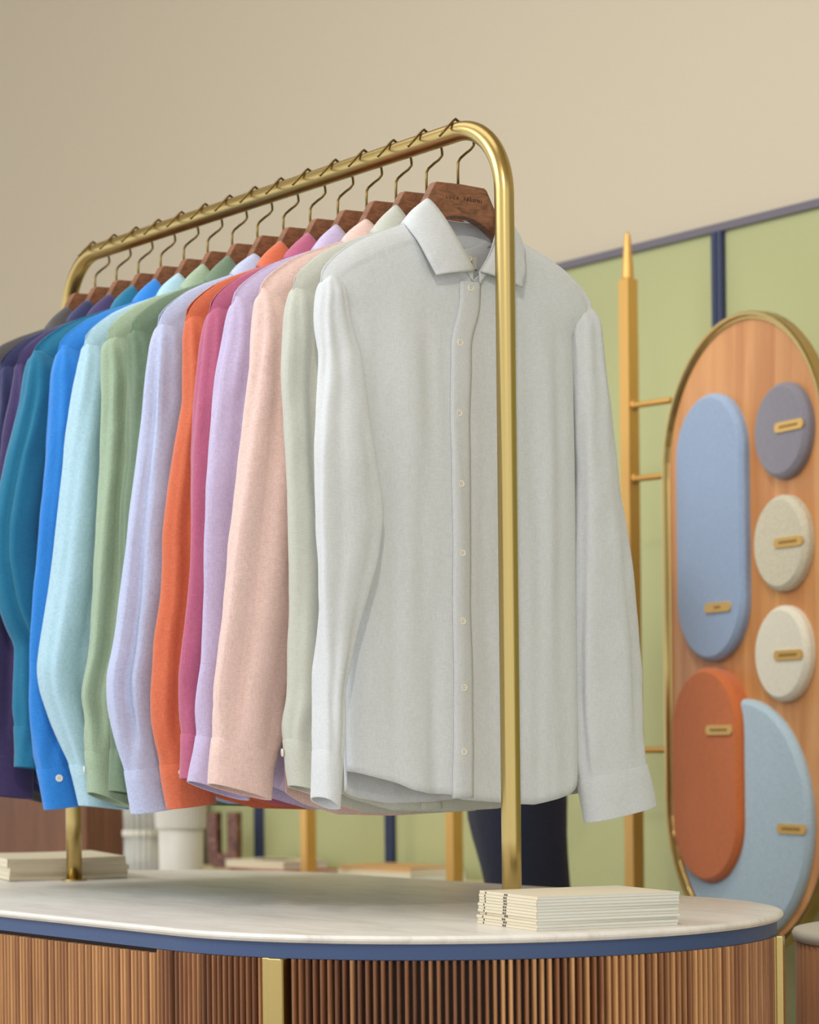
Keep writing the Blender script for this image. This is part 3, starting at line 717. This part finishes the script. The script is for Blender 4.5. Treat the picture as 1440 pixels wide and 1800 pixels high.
pill_ring('rim', [(0.002, -0.020), (-0.001, -0.016), (-0.001, 0.006), (0.001, 0.010), (0.007, 0.010), (0.0085, 0.006), (0.0095, 0.0035), (0.014, 0.0035), (0.016, 0.0), (0.012, -0.020)], MAT['brass'])['label'] = 'brass rim'
SW = [('powder blue', (150, 170, 200), 0.194, 1.160, 1.690, 0.124, 0.0, 0.022, (0.233, 1.265), 'long powder blue pad'),
      ('slate grey', (140, 136, 146), 0.452, 1.497, 1.679, 0.091, 0.0, 0.022, (0.490, 1.592), 'round slate grey pad'),
      ('oatmeal', (206, 198, 172), 0.446, 1.285, 1.467, 0.091, 0.0, 0.022, (0.484, 1.375), 'round oatmeal pad'),
      ('ivory', (232, 226, 206), 0.446, 1.076, 1.258, 0.091, 0.0, 0.022, (0.480, 1.163), 'round ivory pad'),
      ('rust orange', (204, 112, 62), 0.190, 0.722, 1.148, 0.126, 0.0, 0.034, (0.252, 1.024), 'long rust orange pad'),
      ('ice blue', (180, 202, 216), 0.295, 0.612, 1.084, 0.236, 0.0, 0.018, (0.478, 0.836), 'large round ice blue pad')]
MAT['plate'] = mat('brass_name_plate', (226, 186, 110), 0.45, 0.35)
MAT['engrave'] = mat('engraved_line', (150, 108, 50), 0.6, 0.5)
for nm, rgb, cx, z0, z1, R, d0, d1, (px, pz), lab in SW:
    m_ = fabric('felt_' + nm.replace(' ', '_'), rgb, 0.10, 0.3)
    if nm == 'oatmeal':
        f = noise_n(m_, coords(m_, (1, 1, 1)), 220, 3, 0.7); L(m_, ramp(m_, f, [(0.3, (192, 184, 160)), (0.7, (220, 212, 188))]), B(m_).inputs['Base Color'])
    pd = pill_solid('fabric_pad', cx, z0, z1, R, [(0.0, 0.0), (0.0, d1 - 0.011), (0.002, d1 - 0.007), (0.008, d1 - 0.0008), (0.010, d1)], m_, board)
    pd['label'] = lab
    pw, ph = 0.048, 0.0095
    pp = []
    for i in range(13):
        a = -math.pi / 2 + math.pi * i / 12; pp.append((px + pw - ph + ph * math.cos(a), pz + ph * math.sin(a)))
    for i in range(13):
        a = math.pi / 2 + math.pi * i / 12; pp.append((px - pw + ph + ph * math.cos(a), pz + ph * math.sin(a)))
    v, f_ = loft([[(x - HW, -d, z - BZ) for x, z in pp] for d in (d1, d1 + 0.003)])
    npl = obj('name_plate', v, f_, MAT['plate'], pd, smooth=False); npl['label'] = 'small brass name plate'
    # unreadable fine engraving: a row of short strokes, part of the plate itself
    vv = []; ff = []
    k0 = -6 if nm != 'powder blue' else -2
    for k in range(k0, -k0 + 1):
        a = px + k * 0.0048; b0 = len(vv); g_, h_ = box_geo(a - 0.0015 - HW, a + 0.0015 - HW, -(d1 + 0.0033), -(d1 + 0.003), pz - 0.0028 - BZ, pz + 0.0028 - BZ)
        vv += g_; ff += [tuple(b0 + q for q in r_) for r_ in h_]
    me = npl.data; bm = bmesh.new(); bm.from_mesh(me); nf = len(bm.faces)
    bv = [bm.verts.new(q) for q in vv]
    for q in ff:
        fc = bm.faces.new([bv[t] for t in q]); fc.material_index = 1
    bm.to_mesh(me); bm.free(); me.materials.append(MAT['engrave'])
for z in (1.702, 1.549, 0.985):
    a = BP + Vector((-0.0965, 0.0, z)); b = BP + Vector((0.006, 0.012, z))
    inv = Matrix.Rotation(-ang, 4, 'Z')
    A = inv @ (a - board.location); Bv = inv @ (b - board.location)
    v, f_ = tube([A, A.lerp(Bv, .04), A.lerp(Bv, .041), Bv], 0.0065, 16, True, [0.011, 0.011, 0.0065, 0.0065])
    o = obj('mounting_arm', v, f_, MAT['pole'], board); o['label'] = 'short gold arm'

# ------------------------------------------------------------------ low ledge by the wall and what is on it
MAT['ledge'] = mat('pale_shelf', (222, 206, 166), 0.5)
ledge = empty('low_ledge', (-3.3, 1.58, 0), 0, 'low pale ledge running along the green wall behind the counter', 'ledge')
box('shelf_top', -0.13, 1.30, -0.125, 0.09, 0.650, 0.672, MAT['ledge'], ledge, 0.002)
box('front_panel', -0.12, 1.28, -0.11, -0.09, 0.0, 0.650, MAT['ledge'], ledge)
box('side_panel', 1.26, 1.28, -0.09, 0.09, 0.0, 0.650, MAT['ledge'], ledge)
MAT['tan'] = mat('tan_book_cover', (206, 160, 106), 0.6)
MAT['bookdark'] = mat('dark_brown_leaf_print', (84, 48, 34), 0.6)
MAT['red'] = mat('terracotta_cover', (178, 96, 62), 0.6)
def book(x, y, z, rz, w_, d_, t_, cov, label, group=None, art=False):
    r_ = empty('book', (x, y, z), rz, label, 'book', group)
    box('page_block', -w_ / 2 + .002, w_ / 2 - .002, -d_ / 2 + .002, d_ / 2 - .002, .002, t_ - .002, MAT['paper'], r_)
    v, f_ = box_geo(-w_ / 2, w_ / 2, -d_ / 2, d_ / 2, 0, .002); v2, f2 = box_geo(-w_ / 2, w_ / 2, -d_ / 2, d_ / 2, t_ - .002, t_)
    v3, f3 = box_geo(-w_ / 2, w_ / 2, -d_ / 2, -d_ / 2 + .002, .002, t_ - .002)
    for a, b in ((v2, f2), (v3, f3)):
        b0 = len(v); v += a; f_ += [tuple(b0 + q for q in g_) for g_ in b]
    obj('cover', v, f_, cov, r_, smooth=False)
    if art:
        vv = [(0.06 * math.cos(a) * (1 + .25 * math.sin(5 * a)), 0.035 * math.sin(a) * (1 + .3 * math.cos(3 * a)), z_) for z_ in (t_, t_ + 0.0006) for a in [2 * math.pi * k / 40 for k in range(40)]]
        ff = [tuple(range(40)), tuple(range(40, 80))] + [(k, (k + 1) % 40, 40 + (k + 1) % 40, 40 + k) for k in range(40)]
        obj('cover_print', vv, ff, MAT['bookdark'], r_, smooth=False)
    return r_
# pile between the two left poles
book(-2.42, 1.555, 0.672, math.radians(-3), 0.33, 0.16, 0.024, MAT['cream'], 'flat cream book with orange-brown top, lying on the ledge between two gold poles')
o = book(-2.44, 1.56, 0.696, math.radians(4), 0.27, 0.15, 0.010, MAT['tan'], 'thin tan book lying on the cream book on the ledge')
book(-2.96, 1.565, 0.672, math.radians(-4), 0.33, 0.15, 0.010, MAT['red'], 'thin terracotta book at the bottom of the pile left of the gold pole')
book(-2.99, 1.56, 0.682, math.radians(3), 0.26, 0.14, 0.020, MAT['cream'], 'thick cream book with dark leaf print, lying on the terracotta book', None, True)
# U shaped brown stone object
ms_ = MAT['brownmarble'] = mat('brown_veined_stone', (96, 56, 44), 0.2)
f = noise_n(ms_, coords(ms_, (1, 1, 1)), 26, 6, 0.7, 2.0)
L(ms_, ramp(ms_, f, [(0.35, (62, 32, 24)), (0.5, (118, 72, 58)), (0.6, (140, 92, 74)), (0.68, (226, 206, 184))]), B(ms_).inputs['Base Color'])
U = empty('stone_sculpture', (-3.245, 1.56, 0.672), math.radians(28), 'brown veined stone U-shaped ornament with two upright square arms on the ledge', 'ornament')
prof = [(-0.046, 0.150), (-0.046, 0.035), (-0.042, 0.016), (-0.03, 0.004), (-0.018, 0.0), (0.018, 0.0), (0.03, 0.004), (0.042, 0.016), (0.046, 0.035), (0.046, 0.150), (0.016, 0.150), (0.016, 0.045), (0.010, 0.036), (-0.010, 0.036), (-0.016, 0.045), (-0.016, 0.150)]
rings = [[(x, y, z) for x, z in prof] for y in (-0.015, 0.015)]
v, f_ = loft(rings); o = obj('stone_block', v, f_, ms_, U, smooth=False)
bm = bmesh.new(); bm.from_mesh(o.data); bmesh.ops.triangulate(bm, faces=[q for q in bm.faces if len(q.verts) > 4]); bm.to_mesh(o.data); bm.free(); bevel(o, 0.002)

# white plinth behind the counter with a fluted white pot stand and a ribbed glass vessel
MAT['white'] = mat('white_ceramic', (222, 216, 204), 0.45)
MAT['ribbed'] = mat('clear_ribbed_glass', (236, 236, 232), 0.12)
B(MAT['ribbed']).inputs['Transmission Weight'].default_value = 0.55; B(MAT['ribbed']).inputs['IOR'].default_value = 1.3
pl = box('display_plinth', -0.36, 0.36, -0.21, 0.21, 0, 0.695, MAT['white'], None, 0.003)
pl.location = (-2.68, 1.03, 0); tag(pl, 'white plinth behind the counter carrying the fluted white vessel', 'plinth')
vs_ = empty('fluted_vessel', (-2.53, 1.0, 0.695), 0, 'white drum vessel with a wider fluted collar, seen below the orange shirt', 'vessel')
v, f_ = lathe([(0.050, 0.0), (0.051, 0.003), (0.053, 0.12), (0.050, 0.121)], 64); obj('drum', v, f_, MAT['white'], vs_)
rings = []
for z, rs in ((0.115, 0.0), (0.118, 0.002), (0.24, 0.006), (0.245, 0.004)):
    rings.append([((0.055 + rs + 0.002 * abs(math.cos(20 * a))) * math.cos(a), (0.055 + rs + 0.002 * abs(math.cos(20 * a))) * math.sin(a), z) for a in [2 * math.pi * k / 288 for k in range(288)]])
v, f_ = loft(rings); obj('fluted_collar', v, f_, MAT['white'], vs_, smooth=False)
rg = empty('ribbed_glass_vase', (-2.715, 1.0, 0.695), 0, 'clear ribbed glass vase beside the white fluted vessel', 'vase')
def ribring(R_, z):
    R_ = R_ * 0.55
    return [((R_ + 0.004 * abs(math.cos(9 * a))) * math.cos(a), (R_ + 0.004 * abs(math.cos(9 * a))) * math.sin(a), z) for a in [2 * math.pi * k / 160 for k in range(160)]]
v, f_ = loft([ribring(.066, 0), ribring(.070, .004), ribring(.070, .095)]); obj('lower_cup', v, f_, MAT['ribbed'], rg)
v, f_ = loft([ribring(.074, .092), ribring(.077, .096), ribring(.077, .104), ribring(.074, .108)]); obj('ring', v, f_, MAT['white'], rg)
v, f_ = loft([ribring(.070, .105), ribring(.072, .20)]); obj('upper_cup', v, f_, MAT['ribbed'], rg)

# ------------------------------------------------------------------ slatted cabinet far left
cab = empty('slatted_cabinet', (-3.459, 1.25, 0), 0, 'dark brown vertically slatted cabinet behind the counter at the far left', 'cabinet')
MAT['cab'] = wood('brown_cabinet_wood', (112, 70, 46), (142, 94, 64), (40, 40, 2), 0.5)
box('carcass', -1.9, -0.008, 0.008, 0.33, 0, 1.2, MAT['dark'], cab)
def flutes(x0, y0, dx, dy, n, wd, dep, nx, ny, z0, z1, m_, parent, name):
    v = []; f_ = []
    for k in range(n):
        cx, cy = x0 + dx * (k + .5), y0 + dy * (k + .5); l = math.hypot(dx, dy); tx, ty = dx / l, dy / l; base = len(v)
        prof = [(-wd / 2, -.001), (-wd / 2, dep * .6), (-wd / 4, dep), (wd / 4, dep), (wd / 2, dep * .6), (wd / 2, -.001)]
        for z in (z0, z1): v += [(cx + tx * a + nx * b, cy + ty * a + ny * b, z) for a, b in prof]
        f_ += [(base + i, base + (i + 1) % 6, base + 6 + (i + 1) % 6, base + 6 + i) for i in range(6)] + [tuple(base + 6 + i for i in range(6))]
    return obj(name, v, f_, m_, parent, smooth=False)
flutes(-0.002, 0.008, -0.015, 0, 126, 0.0115, 0.007, 0, -1, 0.0, 1.2, MAT['cab'], cab, 'front_slats')
flutes(-0.008, 0.004, 0, 0.015, 21, 0.0115, 0.007, 1, 0, 0.0, 1.2, MAT['cab'], cab, 'side_slats')
box('cabinet_top', -1.91, 0.004, -0.004, 0.335, 1.2, 1.225, MAT['marble'], cab, 0.002)

# ------------------------------------------------------------------ wooden pedestal at the right edge
pd = empty('round_pedestal', (0.138, 0.747, 0), 0, 'orange wood round pedestal with white top at the right edge of the photo', 'pedestal')
MAT['pedwood'] = wood('orange_slat_wood', (206, 142, 96), (230, 170, 122), (50, 50, 2), 0.45)
rings = []
for z in (0.0, 0.715):
    rings.append([((0.262 + 0.003 * abs(math.cos(44 * a))) * math.cos(a), (0.262 + 0.003 * abs(math.cos(44 * a))) * math.sin(a), z) for a in [2 * math.pi * k / 528 for k in range(528)]])
v, f_ = loft(rings); obj('fluted_drum', v, f_, MAT['pedwood'], pd, smooth=False)
v, f_ = lathe([(0.262, 0.715), (0.268, 0.718), (0.270, 0.727), (0.267, 0.732), (0.262, 0.733)], 96); o = obj('pedestal_top', v, f_, MAT['white'], pd); o['label'] = 'white round top'

# ------------------------------------------------------------------ person behind the counter
MAT['skin'] = mat('skin', (206, 160, 132), 0.55); B(MAT['skin']).inputs['Subsurface Weight'].default_value = 0.05
MAT['denim'] = fabric('dark_denim', (46, 48, 62), 0.15, 0.1)
MAT['tshirt'] = fabric('dark_top', (60, 62, 74), 0.08, 0.1)
MAT['hair'] = mat('dark_hair', (48, 36, 30), 0.6)
MAT['shoe'] = mat('dark_leather_shoe', (52, 42, 38), 0.4)
person = empty('person', (-1.397, 1.10, 0), math.atan2(rt.y, rt.x), 'person in dark jeans standing behind the counter, mostly hidden by the white shirt', 'person')
def skin_mesh(name, nodes, edges, m_, parent, root_idx=0, sub=2):
    me = bpy.data.meshes.new(name); me.from_pydata([n_[0] for n_ in nodes], edges, []); me.update()
    o = bpy.data.objects.new(name, me); COL.objects.link(o); o.parent = parent; me.materials.append(m_)
    md = o.modifiers.new('skin', 'SKIN'); md.use_smooth_shade = True
    sv = me.skin_vertices[0].data if me.skin_vertices else None
    if sv is None:
        bpy.context.view_layer.objects.active = o
        bm = bmesh.new(); bm.from_mesh(me); lay = bm.verts.layers.skin.verify(); bm.to_mesh(me); bm.free(); sv = me.skin_vertices[0].data
    for k, n_ in enumerate(nodes):
        sv[k].radius = n_[1]; sv[k].use_root = (k == root_idx)
    s = o.modifiers.new('sub', 'SUBSURF'); s.levels = sub; s.render_levels = sub
    return o
# forward = +x, left = +y
nd = [((0, 0, .97), (.07, .07)), ((0, 0, 1.10), (.085, .08)), ((.005, 0, 1.28), (.095, .09)), ((0, 0, 1.42), (.08, .06)), ((.005, 0, 1.49), (.052, .052)), ((.02, 0, 1.56), (.055, .055)), ((.03, 0, 1.62), (.092, .075)), ((.025, 0, 1.69), (.085, .07))]
ed = [(0, 1), (1, 2), (2, 3), (3, 4), (4, 5), (5, 6), (6, 7)]
def add(p, r_, prev):
    nd.append((p, r_)); ed.append((prev, len(nd) - 1)); return len(nd) - 1
for s in (1, -1):
    a = add((-.01, s * .15, 1.42), (.055, .055), 3); b = add((-.03, s * .2, 1.36), (.047, .047), a); c = add((-.05, s * .235, 1.13), (.038, .038), b)
    d = add((.06, s * .17, 1.14), (.034, .034), c); e = add((.145, s * .075, 1.18), (.026, .022), d); p_ = add((.165, s * .04, 1.20), (.030, .018), e)
    for k, ln in enumerate((.026, .030, .028, .022)):
        b1 = add((.165 + (k - 1.5) * .017, s * .018, 1.218 - .002 * k), (.008, .008), p_)
        b2 = add((.163 + (k - 1.5) * .018, s * .018 - s * ln * .6, 1.222 - .004 * k), (.0075, .0075), b1)
        add((.160 + (k - 1.5) * .018, s * .018 - s * ln * 1.1, 1.212 - .004 * k), (.007, .007), b2)
    t1 = add((.145, s * .045, 1.225), (.010, .010), p_); add((.142, s * .02, 1.245), (.008, .008), t1)
    h_ = add((.01, s * .07, .88), (.055, .05), 0); k_ = add((.055, s * .085, .50), (.042, .04), h_); an = add((.05, s * .09, .09), (.034, .034), k_); add((.16, s * .10, .03), (.03, .028), an)
body = skin_mesh('body', nd, ed, MAT['skin'], person)
tr = [((.0, 0, .985), (.112, .11)), ((.0, 0, .90), (.112, .11))]; te = [(0, 1)]
for s in (1, -1):
    n0 = len(tr); tr += [((.008, s * .075, .84), (.098, .090)), ((.028, s * .082, .70), (.090, .082)), ((.05, s * .085, .50), (.074, .07)), ((.05, s * .09, .28), (.055, .055)), ((.052, s * .09, .085), (.052, .052))]
    te += [(1, n0), (n0, n0 + 1), (n0 + 1, n0 + 2), (n0 + 2, n0 + 3), (n0 + 3, n0 + 4)]
o = skin_mesh('jeans', tr, te, MAT['denim'], body); o['label'] = 'dark denim jeans'
tp = [((0, 0, .985), (.122, .12)), ((0, 0, 1.12), (.115, .112)), ((.005, 0, 1.28), (.13, .12)), ((0, 0, 1.42), (.105, .09)), ((.003, 0, 1.47), (.062, .062))]; te = [(0, 1), (1, 2), (2, 3), (3, 4)]
for s in (1, -1):
    n0 = len(tp); tp += [((-.01, s * .15, 1.42), (.062, .062)), ((-.03, s * .2, 1.36), (.055, .055)), ((-.05, s * .235, 1.14), (.047, .047)), ((.05, s * .178, 1.138), (.043, .043)), ((.125, s * .095, 1.17), (.033, .03))]
    te += [(3, n0)] + [(n0 + q, n0 + q + 1) for q in range(4)]
o = skin_mesh('top', tp, te, MAT['tshirt'], body); o['label'] = 'dark long-sleeved top'
hr = [((.0, 0, 1.73), (.095, .08)), ((-.025, 0, 1.66), (.085, .078)), ((-.035, 0, 1.58), (.06, .065))]
skin_mesh('hair', hr, [(0, 1), (1, 2)], MAT['hair'], body)
# face: nose, ears, eyes, mouth
v, f_ = tube([(.115, 0, 1.66), (.128, 0, 1.64), (.134, 0, 1.622), (.118, 0, 1.612)], .01, 10, True, [.005, .008, .011, .006]); obj('nose', v, f_, MAT['skin'], body)
for s in (1, -1):
    v, f_ = lathe([(.001, 0), (.012, .003), (.014, .008), (.010, .012)], 14); v = [(a * .8 + .02, s * (.076 + c), 1.64 + b * 1.4) for a, b, c in v]; obj('ear', v, f_, MAT['skin'], body)
    v, f_ = lathe([(.001, 0), (.006, .002), (.007, .006), (.001, .010)], 14); v = [(.104 + c, s * .03 + a, 1.655 + b * .7) for a, b, c in v]; obj('eye', v, f_, MAT['hair'], body)
    v, f_ = box_geo(-.10 + .03, .12, -.045, .045, 0, .055); v = [(x + .075 if x > 0 else x + .07, y + s * .095, z * (1 if x < 0 else .55)) for x, y, z in v]
    o = obj('shoe', v, f_, MAT['shoe'], body, smooth=False); bevel(o, .018, 3)
v, f_ = tube([(.108, -.024, 1.588), (.118, 0, 1.586), (.108, .024, 1.588)], .004, 8); obj('mouth', v, f_, mat('lips', (170, 96, 88), .5), body)
